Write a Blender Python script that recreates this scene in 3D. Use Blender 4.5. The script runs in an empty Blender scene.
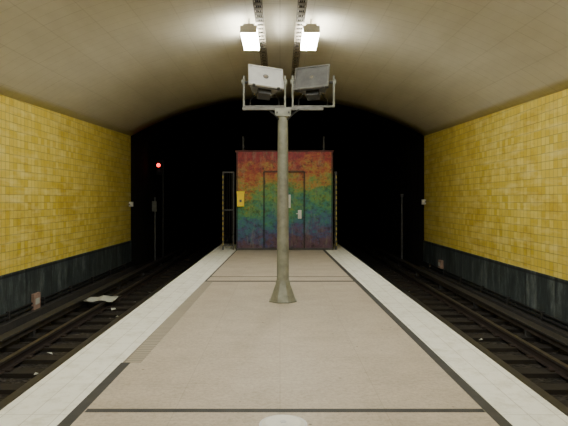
import bpy, math, random
from mathutils import Vector, Matrix
random.seed(4)
F=552.0; H=1.4
scene=bpy.context.scene

# ---------------- materials ----------------
def newmat(name):
    m=bpy.data.materials.new(name); m.use_nodes=True
    nt=m.node_tree; b=nt.nodes['Principled BSDF']
    return m,nt,b
def N(nt,t,**kw):
    n=nt.nodes.new(t)
    for k,v in kw.items(): setattr(n,k,v)
    return n
def objcoord(nt,order='XYZ',scale=(1,1,1)):
    tc=N(nt,'ShaderNodeTexCoord'); s=N(nt,'ShaderNodeSeparateXYZ'); c=N(nt,'ShaderNodeCombineXYZ')
    nt.links.new(tc.outputs['Object'],s.inputs[0])
    for i,ch in enumerate(order):
        nt.links.new(s.outputs[ch],c.inputs[i])
    mp=N(nt,'ShaderNodeMapping'); mp.inputs['Scale'].default_value=scale
    nt.links.new(c.outputs[0],mp.inputs[0])
    return mp.outputs[0]
def noise(nt,co,scale,detail=4,rough=.6):
    n=N(nt,'ShaderNodeTexNoise'); n.inputs['Scale'].default_value=scale
    n.inputs['Detail'].default_value=detail; n.inputs['Roughness'].default_value=rough
    nt.links.new(co,n.inputs['Vector']); return n.outputs['Fac']
def ramp(nt,fac,stops):
    r=N(nt,'ShaderNodeValToRGB'); e=r.color_ramp.elements
    while len(e)<len(stops): e.new(.5)
    for i,(p,c) in enumerate(stops):
        e[i].position=p; e[i].color=(*c,1) if len(c)==3 else c
    nt.links.new(fac,r.inputs[0]); return r.outputs[0]
def mix(nt,a,b,fac,mode='MIX'):
    m=N(nt,'ShaderNodeMix',data_type='RGBA',blend_type=mode)
    if isinstance(fac,float): m.inputs[0].default_value=fac
    else: nt.links.new(fac,m.inputs[0])
    for i,v in ((6,a),(7,b)):
        if isinstance(v,tuple): m.inputs[i].default_value=(*v,1)
        else: nt.links.new(v,m.inputs[i])
    return m.outputs[2]
def bump(nt,b,h,strength=.3,dist=.01):
    bp=N(nt,'ShaderNodeBump'); bp.inputs['Strength'].default_value=strength; bp.inputs['Distance'].default_value=dist
    nt.links.new(h,bp.inputs['Height']); nt.links.new(bp.outputs[0],b.inputs['Normal'])
def simple(name,col,rough=.6,metal=0.0,var=.25,scale=8.0):
    m,nt,b=newmat(name)
    co=objcoord(nt)
    f=noise(nt,co,scale)
    lo=tuple(c*(1-var) for c in col); hi=tuple(min(1,c*(1+var)) for c in col)
    nt.links.new(ramp(nt,f,[(.3,lo),(.7,hi)]),b.inputs['Base Color'])
    b.inputs['Roughness'].default_value=rough; b.inputs['Metallic'].default_value=metal
    return m
def emis(name,col,st):
    m,nt,b=newmat(name)
    b.inputs['Base Color'].default_value=(*col,1)
    b.inputs['Emission Color'].default_value=(*col,1); b.inputs['Emission Strength'].default_value=st
    return m
def brick(nt,co,w,h,mort,c1,c2,cm,offset=0.0,bias=0.0):
    t=N(nt,'ShaderNodeTexBrick'); t.offset=offset; t.squash=1.0
    t.inputs['Scale'].default_value=1; t.inputs['Brick Width'].default_value=w
    t.inputs['Row Height'].default_value=h; t.inputs['Mortar Size'].default_value=mort
    t.inputs['Mortar Smooth'].default_value=.1; t.inputs['Bias'].default_value=bias
    t.inputs['Color1'].default_value=(*c1,1); t.inputs['Color2'].default_value=(*c2,1); t.inputs['Mortar'].default_value=(*cm,1)
    nt.links.new(co,t.inputs['Vector']); return t

def m_tile():
    m,nt,b=newmat('yellow_tile')
    co=objcoord(nt,'YZX')
    t=brick(nt,co,.15,.15,.006,(.72,.54,.05),(.84,.69,.15),(.44,.35,.12))
    f=noise(nt,co,1.1,5,.7)
    pat=ramp(nt,f,[(.35,(.84,.78,.62)),(.5,(1,1,1)),(.68,(1,1.0,1.0))])
    c=mix(nt,t.outputs['Color'],pat,1.0,'MULTIPLY')
    f2=noise(nt,objcoord(nt,'YZX',(.5,3,1)),2,3)
    pat2=ramp(nt,f2,[(.50,(0,0,0)),(.72,(1,1,1))])
    pf=N(nt,'ShaderNodeMath',operation='MULTIPLY'); pf.inputs[1].default_value=.42
    nt.links.new(pat2,pf.inputs[0])
    c=mix(nt,c,(.88,.80,.40),pf.outputs[0])
    nt.links.new(c,b.inputs['Base Color']); b.inputs['Roughness'].default_value=.42
    b.inputs['Specular IOR Level'].default_value=.35
    inv=N(nt,'ShaderNodeMath',operation='SUBTRACT'); inv.inputs[0].default_value=1
    nt.links.new(t.outputs['Fac'],inv.inputs[1]); bump(nt,b,inv.outputs[0],.3,.003)
    return m
def m_ceiling():
    m,nt,b=newmat('ceiling_panels')
    co=objcoord(nt,'YXZ')
    t=brick(nt,co,2.4,.6,.008,(.68,.64,.52),(.70,.66,.54),(.61,.57,.46),offset=.5)
    f=noise(nt,objcoord(nt,'YXZ',(.4,1.5,1)),1.2,5,.65)
    c=mix(nt,t.outputs['Color'],ramp(nt,f,[(.3,(.86,.85,.82)),(.65,(1,1,1))]),1.0,'MULTIPLY')
    w=brick(nt,objcoord(nt,'XYZ'),60,.30,.008,(1,1,1),(1,1,1),(.86,.85,.83))
    c=mix(nt,c,w.outputs['Color'],1.0,'MULTIPLY')
    nt.links.new(c,b.inputs['Base Color']); b.inputs['Roughness'].default_value=.6
    return m
def m_floor():
    m,nt,b=newmat('platform_slabs')
    co=objcoord(nt,'XYZ')
    t=brick(nt,co,.7,.7,.004,(.52,.46,.375),(.54,.48,.395),(.45,.395,.32),offset=0)
    f=noise(nt,co,2.2,8,.75)
    c=mix(nt,t.outputs['Color'],ramp(nt,f,[(.3,(.78,.76,.73)),(.62,(1.0,1,1))]),1.0,'MULTIPLY')
    f3=noise(nt,co,30,4,.85)
    c=mix(nt,c,ramp(nt,f3,[(.36,(.74,.73,.71)),(.58,(1,1,1))]),1.0,'MULTIPLY')
    vo=N(nt,'ShaderNodeTexVoronoi'); vo.inputs['Scale'].default_value=4.5; nt.links.new(co,vo.inputs['Vector'])
    c=mix(nt,ramp(nt,vo.outputs['Distance'],[(0.03,(.40,.37,.35)),(.07,(1,1,1))]),c,1.0,'MULTIPLY')
    nt.links.new(c,b.inputs['Base Color']); b.inputs['Roughness'].default_value=.5
    return m
def m_coping():
    m,nt,b=newmat('white_edge_stone')
    co=objcoord(nt,'XYZ')
    t=brick(nt,co,.18,.6,.004,(.86,.87,.80),(.90,.91,.84),(.62,.61,.54),offset=0)
    f=noise(nt,co,5,7,.8)
    c=mix(nt,t.outputs['Color'],ramp(nt,f,[(.3,(.70,.68,.62)),(.52,(1,1,1))]),1.0,'MULTIPLY')
    nt.links.new(c,b.inputs['Base Color']); b.inputs['Roughness'].default_value=.5
    return m
def m_tactile():
    m,nt,b=newmat('tactile_strip')
    co=objcoord(nt,'XYZ')
    t=brick(nt,co,.45,.06,.018,(.38,.34,.27),(.42,.38,.30),(.22,.195,.16))
    nt.links.new(t.outputs['Color'],b.inputs['Base Color']); b.inputs['Roughness'].default_value=.6
    return m
def m_band():
    m,nt,b=newmat('grimy_wall_base')
    co=objcoord(nt,'YZX',(1,.2,1))
    f=noise(nt,co,4.5,8,.85)
    c=ramp(nt,f,[(.36,(.018,.026,.030)),(.50,(.048,.062,.066)),(.64,(.17,.20,.20))])
    t=brick(nt,objcoord(nt,'YZX'),1.2,3,.02,(1,1,1),(.85,.85,.85),(.3,.3,.3))
    c=mix(nt,c,t.outputs['Color'],1.0,'MULTIPLY')
    nt.links.new(c,b.inputs['Base Color']); b.inputs['Roughness'].default_value=.5
    return m
def m_gravel():
    m,nt,b=newmat('ballast')
    co=objcoord(nt)
    vo=N(nt,'ShaderNodeTexVoronoi'); vo.inputs['Scale'].default_value=16; nt.links.new(co,vo.inputs['Vector'])
    f=noise(nt,co,1.5,4)
    c=mix(nt,ramp(nt,vo.outputs['Color'],[(.1,(.008,.007,.006)),(.8,(.045,.038,.032)),(.97,(.14,.13,.11))]),ramp(nt,f,[(.3,(.5,.5,.5)),(.7,(1,1,1))]),1.0,'MULTIPLY')
    nt.links.new(c,b.inputs['Base Color']); b.inputs['Roughness'].default_value=.8
    bump(nt,b,vo.outputs['Distance'],1.0,.05)
    return m
def m_rainbow(name,mult):
    m,nt,b=newmat(name)
    co=objcoord(nt)
    s=N(nt,'ShaderNodeSeparateXYZ'); nt.links.new(co,s.inputs[0])
    n1=noise(nt,objcoord(nt,'XYZ',(1,1,1.5)),1.9,10,.85)
    a=N(nt,'ShaderNodeMath',operation='MULTIPLY_ADD'); a.inputs[1].default_value=4.2; a.inputs[2].default_value=-2.1
    nt.links.new(n1,a.inputs[0])
    x=N(nt,'ShaderNodeMath',operation='MULTIPLY_ADD'); x.inputs[1].default_value=-.13
    nt.links.new(s.outputs['X'],x.inputs[0]); nt.links.new(a.outputs[0],x.inputs[2])
    z=N(nt,'ShaderNodeMath',operation='ADD'); nt.links.new(s.outputs['Z'],z.inputs[0]); nt.links.new(x.outputs[0],z.inputs[1])
    d=N(nt,'ShaderNodeMath',operation='DIVIDE'); d.inputs[1].default_value=2.8; nt.links.new(z.outputs[0],d.inputs[0])
    c=ramp(nt,d.outputs[0],[(.02,(.10,.045,.08)),(.14,(.06,.06,.19)),(.26,(.03,.14,.22)),(.40,(.04,.22,.13)),(.58,(.13,.27,.05)),(.70,(.40,.22,.03)),(.82,(.38,.07,.02)),(.95,(.28,.012,.02))])
    f=noise(nt,co,7,8,.85)
    c=mix(nt,c,ramp(nt,f,[(.38,(.28,.26,.25)),(.50,(.9,.9,.9)),(.60,(1.,1,1))]),1.0,'MULTIPLY')
    g=noise(nt,objcoord(nt,'ZXY',(.6,2.5,1)),3,8,.8)
    c=mix(nt,c,(.24,.26,.16),mix(nt,(0,0,0),(.4,.4,.4),ramp(nt,g,[(.52,(0,0,0)),(.66,(1,1,1))])))
    c=mix(nt,c,(mult,mult,mult),1.0,'MULTIPLY')
    nt.links.new(c,b.inputs['Base Color']); b.inputs['Roughness'].default_value=.5
    return m
M={}
M['tile']=m_tile(); M['ceil']=m_ceiling(); M['floor']=m_floor(); M['cop']=m_coping(); M['tac']=m_tactile()
M['band']=m_band(); M['grav']=m_gravel(); M['rain']=m_rainbow('rainbow_graffiti_paint',1.0); M['rain2']=m_rainbow('rainbow_graffiti_paint_frame',.3)
M['dark']=simple('dark_inlay',(.035,.036,.035),.65)
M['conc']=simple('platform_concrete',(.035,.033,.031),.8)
M['unlit']=simple('unlit_tunnel_rock',(.006,.0052,.0045),.95,0,.6,1.5)  # rock coloured near-black to stand in for the unlit tunnel
M['steel']=simple('galvanised_steel',(.24,.25,.215),.5,.25,.25,9)
M['lsteel']=simple('light_grey_metal',(.66,.67,.68),.4,.2,.1)
M['msteel']=simple('mid_grey_metal',(.17,.17,.165),.45,.3)
M['dsteel']=simple('dark_grey_metal',(.06,.06,.06),.45,.3)
M['tray']=simple('tray_metal',(.24,.21,.16),.5,.3)
M['rail']=simple('rail_steel',(.13,.115,.10),.4,.7)
M['rust']=simple('rusty_rail_side',(.035,.024,.019),.7,.2)
M['sleeper']=simple('sleeper_timber',(.022,.018,.014),.85)
M['cover']=simple('third_rail_cover',(.045,.042,.038),.5)
M['black']=simple('black_rubber',(.008,.008,.008),.7)
M['yellow']=simple('yellow_enamel',(.88,.66,.02),.4,0,.05)
M['yellow2']=simple('faded_yellow_marking',(.34,.27,.04),.6,0,.1)
M['white']=simple('white_paint',(.8,.8,.76),.5,0,.06)
M['paper']=simple('paper',(.50,.53,.50),.8,0,.1)
M['sign']=simple('brown_sign',(.35,.23,.18),.7)
M['glassL']=simple('floodlight_glass_lit',(.72,.74,.76),.2,.1,.1)  # pale tone paints in the ceiling light reflected by the left glass
M['glassD']=simple('floodlight_glass_dark',(.18,.185,.19),.12,.2,.25)
M['refl']=simple('reflector',(.7,.7,.7),.2,.8,.05)
M['tube']=emis('fluorescent_diffuser',(1.0,.985,.88),60)
M['red']=emis('red_signal_lens',(1,.015,.015),6)

# ---------------- mesh builder ----------------
class MB:
    def __init__(s): s.v=[]; s.f=[]; s.mi=[]; s.mats=[]; s.sm=[]
    def m(s,k):
        if k not in s.mats: s.mats.append(k)
        return s.mats.index(k)
    def poly(s,pts,faces,k,T=None,smooth=False):
        o=len(s.v)
        for p in pts:
            p=Vector(p); 
            if T is not None: p=T@p
            s.v.append(p)
        for f in faces: s.f.append([o+i for i in f]); s.mi.append(s.m(k)); s.sm.append(smooth)
    def box(s,a,b,k,T=None):
        x0,y0,z0=a; x1,y1,z1=b
        p=[(x0,y0,z0),(x1,y0,z0),(x1,y1,z0),(x0,y1,z0),(x0,y0,z1),(x1,y0,z1),(x1,y1,z1),(x0,y1,z1)]
        s.poly(p,[(0,3,2,1),(4,5,6,7),(0,1,5,4),(1,2,6,5),(2,3,7,6),(3,0,4,7)],k,T)
    def frus(s,c,w0,h0,w1,h1,y0,y1,k,T=None):
        p=[]
        for (w,h,y) in ((w0,h0,y0),(w1,h1,y1)):
            p+=[(c[0]-w/2,y,c[2]-h/2),(c[0]+w/2,y,c[2]-h/2),(c[0]+w/2,y,c[2]+h/2),(c[0]-w/2,y,c[2]+h/2)]
        s.poly(p,[(0,1,2,3),(7,6,5,4),(0,4,5,1),(1,5,6,2),(2,6,7,3),(3,7,4,0)],k,T)
    def prism(s,pts,z0,z1,k):
        n=len(pts)
        p=[(x,y,z0) for x,y in pts]+[(x,y,z1) for x,y in pts]
        f=[tuple(reversed(range(n))),tuple(range(n,2*n))]+[(i,(i+1)%n,n+(i+1)%n,n+i) for i in range(n)]
        s.poly(p,f,k)
    def cyl(s,p0,p1,r0,r1,k,n=20,T=None,smooth=True):
        p0=Vector(p0);p1=Vector(p1); d=(p1-p0).normalized()
        q=d.to_track_quat('Z','Y').to_matrix()
        pts=[]
        for P,r in ((p0,r0),(p1,r1)):
            for i in range(n):
                a=2*math.pi*(i+.5)/n
                pts.append(P+q@Vector((r*math.cos(a),r*math.sin(a),0)))
        s.poly(pts,[(i,(i+1)%n,n+(i+1)%n,n+i) for i in range(n)],k,T,smooth)
        s.poly(pts[:n],[tuple(reversed(range(n)))],k,T); s.poly(pts[n:],[tuple(range(n))],k,T)
    def tube(s,path,r,k,n=10,T=None):
        for a,b in zip(path[:-1],path[1:]): s.cyl(a,b,r,r,k,n,T)
    def obj(s,name,bevel=0,parent=None,origin=None):
        me=bpy.data.meshes.new(name)
        me.from_pydata([tuple(v) for v in s.v],[],s.f)
        for k in s.mats: me.materials.append(M[k])
        for p,mi,sm in zip(me.polygons,s.mi,s.sm): p.material_index=mi; p.use_smooth=sm
        me.update()
        o=bpy.data.objects.new(name,me); scene.collection.objects.link(o)
        if bevel:
            bm=o.modifiers.new('bevel','BEVEL'); bm.width=bevel; bm.segments=2; bm.limit_method='ANGLE'; bm.angle_limit=math.radians(50)
        if parent: o.parent=parent
        return o
def empty(name):
    e=bpy.data.objects.new(name,None); e.empty_display_size=.2; scene.collection.objects.link(e); return e

# ---------------- room ----------------
XL,XR=-5.0,4.83; Y0,Y1=-9.0,18.5; ZF=-1.05; APEX=4.82
def spring(y): return max(3.2,3.28+.03*(y-9.7))
def zc(x,y):
    xc=(XL+XR)/2; a=(XR-XL)/2; sp=spring(y); r=APEX-sp; R=(a*a+r*r)/(2*r)
    return APEX-R+math.sqrt(max(0,R*R-(x-xc)**2))
b=MB(); b.box((-7,Y0-.3,ZF-.2),(7,42,ZF),'grav'); b.obj('floor')
b=MB(); nx=48; ny=28; pts=[];fs=[]
for j in range(ny+1):
    y=Y0+(Y1-Y0)*j/ny
    for i in range(nx+1):
        x=XL+(XR-XL)*i/nx; pts.append((x,y,zc(x,y)))
for j in range(ny):
    for i in range(nx):
        a=j*(nx+1)+i; fs.append((a,a+1,a+nx+2,a+nx+1))
b.poly(pts,fs,'ceil',None,True); o=b.obj('ceiling')
sd=o.modifiers.new('thick','SOLIDIFY'); sd.thickness=.2; sd.offset=1
for side,x0,sg in (('left',XL,-1),('right',XR,1)):
    b=MB()
    n=20
    for j in range(n):
        ya=Y0+(Y1-Y0)*j/n; yb=Y0+(Y1-Y0)*(j+1)/n
        p=[(x0,ya,.05),(x0,yb,.05),(x0,yb,spring(yb)),(x0,ya,spring(ya)),
           (x0+sg*.3,ya,.05),(x0+sg*.3,yb,.05),(x0+sg*.3,yb,spring(yb)),(x0+sg*.3,ya,spring(ya))]
        fc=[(0,1,2,3),(4,7,6,5)]
        if j==n-1: fc.append((1,5,6,2))
        b.poly(p,fc,'tile')
    xa,xb=sorted((x0-sg*.03,x0+sg*.3)); b.box((xa,Y0,-.80),(xb,Y1,.05),'band')
    xa,xb=sorted((x0-sg*.16,x0+sg*.3)); b.box((xa,Y0,ZF),(xb,Y1,-.80),'conc')
    b.obj('wall_'+side)
    c=MB()
    for k,(zz,r) in enumerate(((-.74,.028),(-.66,.02))):
        c.cyl((x0-sg*.058,Y0+.05,zz),(x0-sg*.058,Y1-.05,zz),r,r,'black',8)
    y=Y0+1
    while y<Y1: 
        xa,xb=sorted((x0-sg*.031,x0-sg*.09)); c.box((xa,y,-.79),(xb,y+.04,-.62),'dsteel'); y+=1.5
    c.obj('wall_cable')
b=MB(); b.box((XL-.3,Y0-.3,ZF),(XR+.3,Y0,5.1),'ceil'); b.obj('wall_back')
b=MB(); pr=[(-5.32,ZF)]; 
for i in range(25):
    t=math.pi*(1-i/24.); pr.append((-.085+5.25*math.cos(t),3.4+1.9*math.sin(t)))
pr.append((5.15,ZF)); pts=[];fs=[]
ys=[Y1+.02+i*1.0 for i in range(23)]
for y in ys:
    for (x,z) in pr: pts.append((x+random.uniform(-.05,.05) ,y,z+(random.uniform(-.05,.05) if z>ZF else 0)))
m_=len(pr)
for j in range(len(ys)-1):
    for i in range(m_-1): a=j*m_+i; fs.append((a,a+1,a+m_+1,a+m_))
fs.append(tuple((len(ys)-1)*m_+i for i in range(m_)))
b.poly(pts,fs,'unlit'); b.obj('wall_tunnel')

# ---------------- platform ----------------
PE=17.6; t=.0015
b=MB()
def il(y): return -1.37+(y-3.6)*.012
def ir(y): return  1.40-(y-3.6)*.0145
ya,yb=Y0+.02,PE
b.prism([(il(ya),ya),(ir(ya),ya),(ir(yb),yb),(il(yb),yb)],-.14,0,'floor')
b.prism([(-1.86,ya),(il(ya),ya),(il(yb),yb),(-1.86,yb)],-.14,0,'cop')
b.prism([(ir(ya),ya),(1.86,ya),(1.86,yb),(ir(yb),yb)],-.14,0,'cop')
b.box((-1.72,ya,ZF),(1.72,yb-.05,-.14),'conc')
b.prism([(ir(ya)-.045,ya),(ir(ya)+.045,ya),(ir(yb)+.035,yb),(ir(yb)-.035,yb)],.0,t,'dark')
b.prism([(il(ya)-.02,ya),(il(ya)+.08,ya),(il(4.75)+.07,4.75),(il(4.75)-.01,4.75)],.0,t,'dark')
b.prism([(il(4.75),4.75),(il(4.75)+.16,4.75),(il(9.5)+.15,9.5),(il(9.5),9.5)],.0,t,'tac')
b.prism([(il(9.5)-.0,9.5),(il(9.5)+.03,9.5),(il(PE)+.03,PE),(il(PE),PE)],.0,t,'dark')
b.prism([(il(3.6)+.08,3.64),(ir(3.6)-.045,3.64),(ir(3.6)-.045,3.70),(il(3.6)+.08,3.70)],.0,t,'dark')
b.prism([(il(9.5)-.0,9.46),(ir(9.5)-.04,9.46),(ir(9.5)-.04,9.57),(il(9.5),9.57)],.0,t,'dark')
b.prism([(il(10)+.03,10.05),(ir(10)-.04,10.05),(ir(10)-.04,10.10),(il(10)+.03,10.10)],.0,t,'dark')
b.obj('platform')
b=MB(); b.cyl((.02,3.42,t),(.02,3.42,.012),.15,.15,'lsteel',40); b.cyl((.02,3.42,.012),(.02,3.42,.026),.135,.11,'white',40)
b.cyl((.02,3.42,.026),(.02,3.42,.03),.02,.02,'lsteel',12); b.obj('round_floor_cap')

# ---------------- tracks ----------------
def rail(b,x,y0,y1,z0):
    b.box((x-.065,y0,z0),(x+.065,y1,z0+.02),'rust')
    b.box((x-.012,y0,z0+.02),(x+.012,y1,z0+.11),'rust')
    b.box((x-.035,y0,z0+.11),(x+.035,y1,z0+.145),'rail')
for sg in (-1,1):
    tr=empty('railway_track')
    b=MB(); y0,y1=Y0+.05,38
    for x in (2.44,3.88): rail(b,sg*x,y0,y1,ZF+.06)
    y=y0+.3
    while y<y1-.3:
        xa,xb=sorted((sg*1.95,sg*4.5)); b.box((xa,y,ZF),(xb,y+.24,ZF+.06),'sleeper')
        for x in (2.44,3.88):
            b.box((sg*x-.13,y+.06,ZF+.06),(sg*x+.13,y+.18,ZF+.085),'rust')
        y+=.65
    b.obj('rails_and_sleepers',0,tr)
    b=MB(); x=sg*4.36
    b.box((x-.04,y0,ZF+.16),(x+.04,y1,ZF+.24),'rail')
    b.box((x-.09,y0,ZF+.27),(x+.09,y1,ZF+.30),'cover')
    xa=x+sg*.09; a_,b_=sorted((xa,xa-sg*.02)); b.box((a_,y0,ZF+.18),(b_,y1,ZF+.27),'cover')
    y=y0+.4
    while y<y1:
        b.box((x-.05,y,ZF+.06),(x+.05,y+.08,ZF+.16),'dsteel'); 
        b.box((x-.04,y,ZF+.24),(x+.04,y+.08,ZF+.27),'dsteel'); y+=2.6
    b.obj('third_rail',0,tr)
    b=MB(); x=sg*3.2; a_,b_=sorted((x-.06,x+.06)); b.box((a_,y0,ZF+.06),(b_,y1,ZF+.10),'cover'); b.obj('cable_duct',0,tr)
    if sg<0:
        b=MB(); x0,y0=-4.36,11.9; pts=[];fs=[]
        for j in range(5):
            for i in range(7):
                pts.append((x0+i*.10+j*.02,y0+j*.2+i*.03,ZF+.235+.022*math.sin(i*1.7+j)+.018*math.cos(j*2.1)-.012*max(0,i-4)))
        for j in range(4):
            for i in range(6): a=j*7+i; fs.append((a,a+1,a+8,a+7))
        b.poly(pts,fs,'paper'); b.obj('crumpled_newspaper',0,tr)
    b=MB()
    for i in range(8):
        xx=sg*random.uniform(2.6,3.7); yy=random.uniform(7,16); s_=random.uniform(.025,.055)
        T=Matrix.Translation((xx,yy,ZF+.08))@Matrix.Rotation(random.random()*6,4,'Z')@Matrix.Rotation(.3,4,'X')
        b.poly([(-s_,-s_,0),(s_,-s_*.8,.01),(s_*.9,s_,0),(-s_,s_*.7,.015)],[(0,1,2,3)],'paper',T)
    b.obj('scattered_litter',0,tr)

# ---------------- ceiling lights & trays ----------------
for sg in (-1,1):
    xt=sg*.37
    b=MB(); y0,y1=Y0+.1,15.0
    for dx in (-.07,.07): b.box((xt+dx-.008,y0,4.64),(xt+dx+.008,y1,4.70),'tray')
    y=y0
    while y<y1:
        b.box((xt-.062,y,4.65),(xt+.062,y+.12,4.66),'tray'); y+=.24
    y=y0+.4
    while y<y1:
        b.box((xt-.012,y,4.66),(xt+.012,y+.025,zc(xt,y)),'tray'); y+=1.5
    for k in (-.03,.0,.035): b.cyl((xt+k,y0,4.68),(xt+k,y1,4.68),.014,.014,'black',6)
    b.obj('cable_tray')
for yc in (10.75,5.0,-.6,-6.2):
    for sg in (-1,1):
        x=sg*.58+.0; L=.62
        b=MB()
        b.box((x-.10,yc-L,4.60),(x+.10,yc+L,4.64),'white')
        b.frus((x,0,4.54),.30,.12,.30,.12,yc-L+.02,yc+L-.02,'tube')
        b.box((x-.155,yc-L,4.475),(x+.155,yc-L+.02,4.605),'white'); b.box((x-.155,yc+L-.02,4.475),(x+.155,yc+L,4.605),'white')
        for dy in (-.4,.4):
            b.box((x-.01,yc+dy,4.64),(x+.01,yc+dy+.02,zc(x,yc)),'tray')
        b.obj('ceiling_light')

# ---------------- pole with floodlights ----------------
PX,PY=.04,7.65
pole=empty('platform_pole')
b=MB()
b.cyl((PX,PY,.235),(PX,PY,2.60),.085,.070,'steel',28)
b.cyl((PX,PY,2.60),(PX,PY,2.63),.08,.08,'steel',28)
for z in (1.0,): b.cyl((PX,PY,z),(PX,PY,z+.02),.083,.083,'steel',28)
b.obj('shaft',0,pole)
b=MB()
b.cyl((PX,PY,t),(PX,PY,.02),.205,.205,'steel',8,None,False)
b.cyl((PX,PY,.02),(PX,PY,.26),.19,.10,'steel',8,None,False)
b.cyl((PX,PY,.26),(PX,PY,.29),.105,.095,'steel',20)
b.obj('base',.006,pole)
b=MB()
b.box((PX-.56,PY-.03,2.645),(PX+.56,PY+.03,2.682),'msteel')
b.box((PX-.11,PY-.08,2.55),(PX+.11,PY-.06,2.66),'steel')
for dx in (-.08,.08): b.cyl((PX+dx,PY-.1,2.60),(PX+dx,PY-.06,2.60),.014,.014,'dsteel',8)
b.tube([(PX-.06,PY-.07,2.5),(PX-.12,PY-.1,2.57),(PX-.18,PY-.06,2.62)],.012,'black',8)
b.tube([(PX+.06,PY-.07,2.5),(PX+.14,PY-.09,2.58),(PX+.22,PY-.05,2.64)],.012,'black',8)
b.obj('crossarm',.004,pole)

def floodlight(cx,glass,tilt,yaw,roll,body):
    b=MB(); hw=.285; zc_=3.03
    b.box((cx-hw,PY-.03,2.684),(cx+hw,PY+.03,2.705),'msteel')
    for s in (-1,1):
        b.box((cx+s*hw-.012,PY-.03,2.684),(cx+s*hw+.012,PY+.03,3.12),'steel')
        b.cyl((cx+s*hw*1.09,PY,zc_),(cx+s*.21,PY,zc_),.022,.022,'dsteel',10)
        b.cyl((cx+s*hw*1.11,PY,zc_),(cx+s*(hw+.012),PY,zc_),.04,.04,'steel',12)
        b.tube([(cx+s*.2,PY+.02,2.70),(cx+s*.2,PY+.08,2.8),(cx+s*.12,PY+.14,2.9)],.01,'black',6)
    T=Matrix.Translation((cx,PY,zc_+.01))@Matrix.Rotation(yaw,4,'Z')@Matrix.Rotation(roll,4,'Y')@Matrix.Rotation(-tilt,4,'X')
    b.frus((0,0,0),.42,.33,.30,.22,-.04,.13,body,T)
    b.box((-.235,-.085,-.19),(.235,-.04,.19),body,T)
    for q in ((-.245,-.105,-.20,.245,-.08,-.175),(-.245,-.105,.175,.245,-.08,.20),(-.245,-.105,-.175,-.22,-.08,.175),(.22,-.105,-.175,.245,-.08,.175)):
        b.box(q[:3],q[3:],'lsteel' if glass=='glassL' else 'msteel',T)
    b.box((-.22,-.092,-.175),(.22,-.084,.175),glass,T)
    b.cyl((0,-.098,0),(0,-.09,0),.04,.04,'msteel',20,T); b.cyl((0,-.1,0),(0,-.094,0),.025,.025,'refl',16,T)
    for i in range(7):
        x=-.135+i*.045; b.box((x-.006,.13,-.11),(x+.006,.175,.11),body,T)
    b.box((-.09,.0,-.235),(.09,.12,-.15),'dsteel',T)
    for s in (-1,1): b.box((s*.17-.02,-.11,-.215),(s*.17+.02,-.07,-.19),'dsteel',T)
    return b.obj('floodlight',.004)
floodlight(-.215,'glassL',math.radians(36),math.radians(12),math.radians(6),'msteel')
floodlight(.46,'glassD',math.radians(30),math.radians(-16),math.radians(-3),'dsteel')

# ---------------- painted booth ----------------
booth=empty('graffiti_booth'); BY=15.45; BX0,BX1=-1.22,1.48; BZ=2.75
b=MB()
b.box((BX0,BY,.02),(BX1,BY+1.9,BZ),'rain')
b.box((BX0-.02,BY-.02,t),(BX1+.02,BY+1.92,.06),'dsteel')
b.box((BX0-.03,BY-.03,BZ),(BX1+.03,BY+1.93,BZ+.04),'rain2')
b.obj('body',.008,booth)
b=MB()
for x in (BX0+.02,-.45,.68,BX1-.02): b.box((x-.022,BY-.03,.06),(x+.022,BY-.001,BZ-.01 if abs(x)>1 else 2.2),'rain2')
b.box((-.45,BY-.03,2.17),(.68,BY-.001,2.22),'rain2')
b.obj('frame_strips',.004,booth)
b=MB(); b.box((-.41,BY-.022,.09),(.64,BY-.001,2.15),'rain')
b.box((.10,BY-.024,.09),(.11,BY-.02,2.15),'rain2')
for z in (.3,1.1,1.9): b.cyl((-.425,BY-.035,z-.06),(-.425,BY-.035,z+.06),.014,.014,'dsteel',8)
b.obj('door',.004,booth)
b=MB(); b.box((.50,BY-.04,.88),(.60,BY-.022,1.12),'lsteel'); b.tube([(.55,BY-.04,1.02),(.55,BY-.09,1.02),(.45,BY-.09,1.02)],.012,'lsteel',8)
b.box((.24,BY-.028,1.18),(.30,BY-.022,1.55),'lsteel'); b.obj('door_handle',.003,booth)
b=MB()
for x in (BX0+.06,BX1-.1):
    b.cyl((x,BY+1.97,t),(x,BY+1.97,3.4),.03,.03,'dsteel',10)
    b.box((x-.035,BY+1.92,3.05),(x+.035,BY+2.02,3.12),'dsteel')
b.obj('rear_posts',0,booth)
b=MB(); b.box((-1.19,BY-.13,1.22),(-1.0,BY-.031,1.62),'yellow'); b.box((-1.2,BY-.14,1.58),(-.99,BY-.031,1.64),'yellow')
b.box((-1.13,BY-.137,1.34),(-1.06,BY-.13,1.41),'msteel'); b.obj('yellow_wall_box',.012,booth)
for sg,xa,xb in ((-1,-1.62,-1.29),(1,1.54,1.60)):
    b=MB(); y=BY+.05
    b.box((xa,y,t),(xa+.035,y+.04,2.2),'dsteel'); b.box((xb-.035,y,t),(xb,y+.04,2.2),'dsteel')
    for z in (.1,1.1,2.16): b.box((xa,y+.01,z),(xb,y+.03,z+.04),'dsteel')
    for i in range(14):
        z=.12+i*.145
        if sg<0: b.box((xa+.003,y-.006,z),(xa+.032,y-.001,z+.08),'yellow2')
        else: b.box((xb-.032,y-.006,z),(xb-.003,y-.001,z+.08),'yellow2')
    n=5 if sg<0 else 1
    for i in range(1,n):
        x=xa+(xb-xa)*i/n; b.cyl((x,y+.02,.1),(x,y+.02,2.16),.008,.008,'black',6)
    b.obj('safety_gate')

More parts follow.
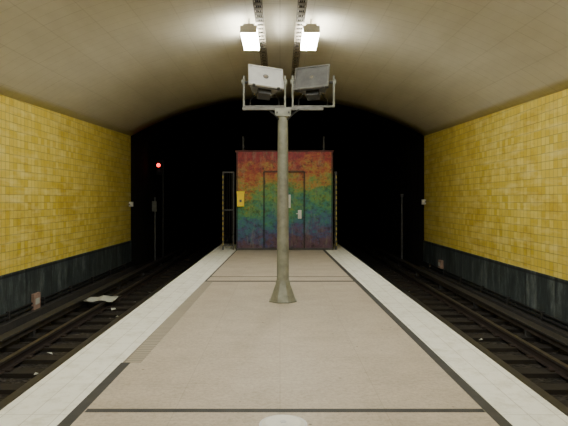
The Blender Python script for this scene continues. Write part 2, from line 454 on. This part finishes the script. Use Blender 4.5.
# ---------------- tunnel items ----------------
def px(u,v,Y): return ((u-280)/F*Y, Y, H+(200-v)/F*Y)
b=MB(); x,y,z=px(163,166,22.6); 
b.cyl((x,y,ZF),(x,y,z+.25),.035,.035,'dsteel',10)
b.box((x-.25,y-.12,z-.36),(x+.0,y+.0,z+.22),'black')
b.cyl((x-.14,y-.2,z+.02),(x-.14,y-.12,z+.02),.085,.085,'black',16); b.cyl((x-.14,y-.215,z+.02),(x-.14,y-.2,z+.02),.08,.08,'red',16)
b.cyl((x-.14,y-.15,z-.2),(x-.14,y-.12,z-.2),.06,.06,'dsteel',16)
b.obj('railway_signal')
b=MB(); x,y,z=px(155,205,21.2)
b.cyl((x,y,ZF),(x,y,z+.3),.03,.03,'msteel',10); b.box((x-.1,y-.1,z-.25),(x+.08,y-.03,z+.15),'steel'); b.obj('trackside_box',.01)
b=MB(); x,y,z=px(402,197,21.5)
b.cyl((x,y,ZF),(x,y,z),.035,.035,'msteel',10); b.box((x-.05,y-.05,z),(x+.05,y+.05,z+.12),'msteel'); b.obj('trackside_post')
b=MB(); b.box((XL+.001,18.25,1.18),(XL+.13,18.36,1.34),'white'); b.box((XL+.001,18.22,1.24),(XL+.05,18.39,1.28),'dsteel'); b.obj('wall_junction_box',.01)
b=MB(); b.box((XR-.13,18.25,1.25),(XR-.001,18.36,1.42),'white'); b.box((XR-.05,18.22,1.32),(XR-.001,18.39,1.36),'dsteel'); b.obj('wall_junction_box',.01)
b=MB()
b.box((XL+.04,11.0,-.80),(XL+.10,11.3,-.48),'sign'); b.box((XL+.10,11.06,-.70),(XL+.108,11.24,-.58),'paper'); b.obj('wall_sign',.006)
b=MB(); b.box((XR-.12,16.2,-.62),(XR-.031,16.45,-.38),'sign'); b.box((XR-.128,16.24,-.55),(XR-.12,16.41,-.44),'paper'); b.obj('wall_sign',.006)

# ---------------- world, camera ----------------
w=bpy.data.worlds.new('World'); scene.world=w; w.use_nodes=True
w.node_tree.nodes['Background'].inputs[0].default_value=(.01,.01,.01,1); w.node_tree.nodes['Background'].inputs[1].default_value=.2
cam=bpy.data.cameras.new('camera'); co=bpy.data.objects.new('camera',cam); scene.collection.objects.link(co)
co.location=(0,0,H); co.rotation_euler=(math.radians(90),0,0)
cam.sensor_width=36; cam.lens=36*F/568; cam.shift_x=4/568; cam.shift_y=-13/568; cam.clip_start=.05; cam.clip_end=200
scene.camera=co
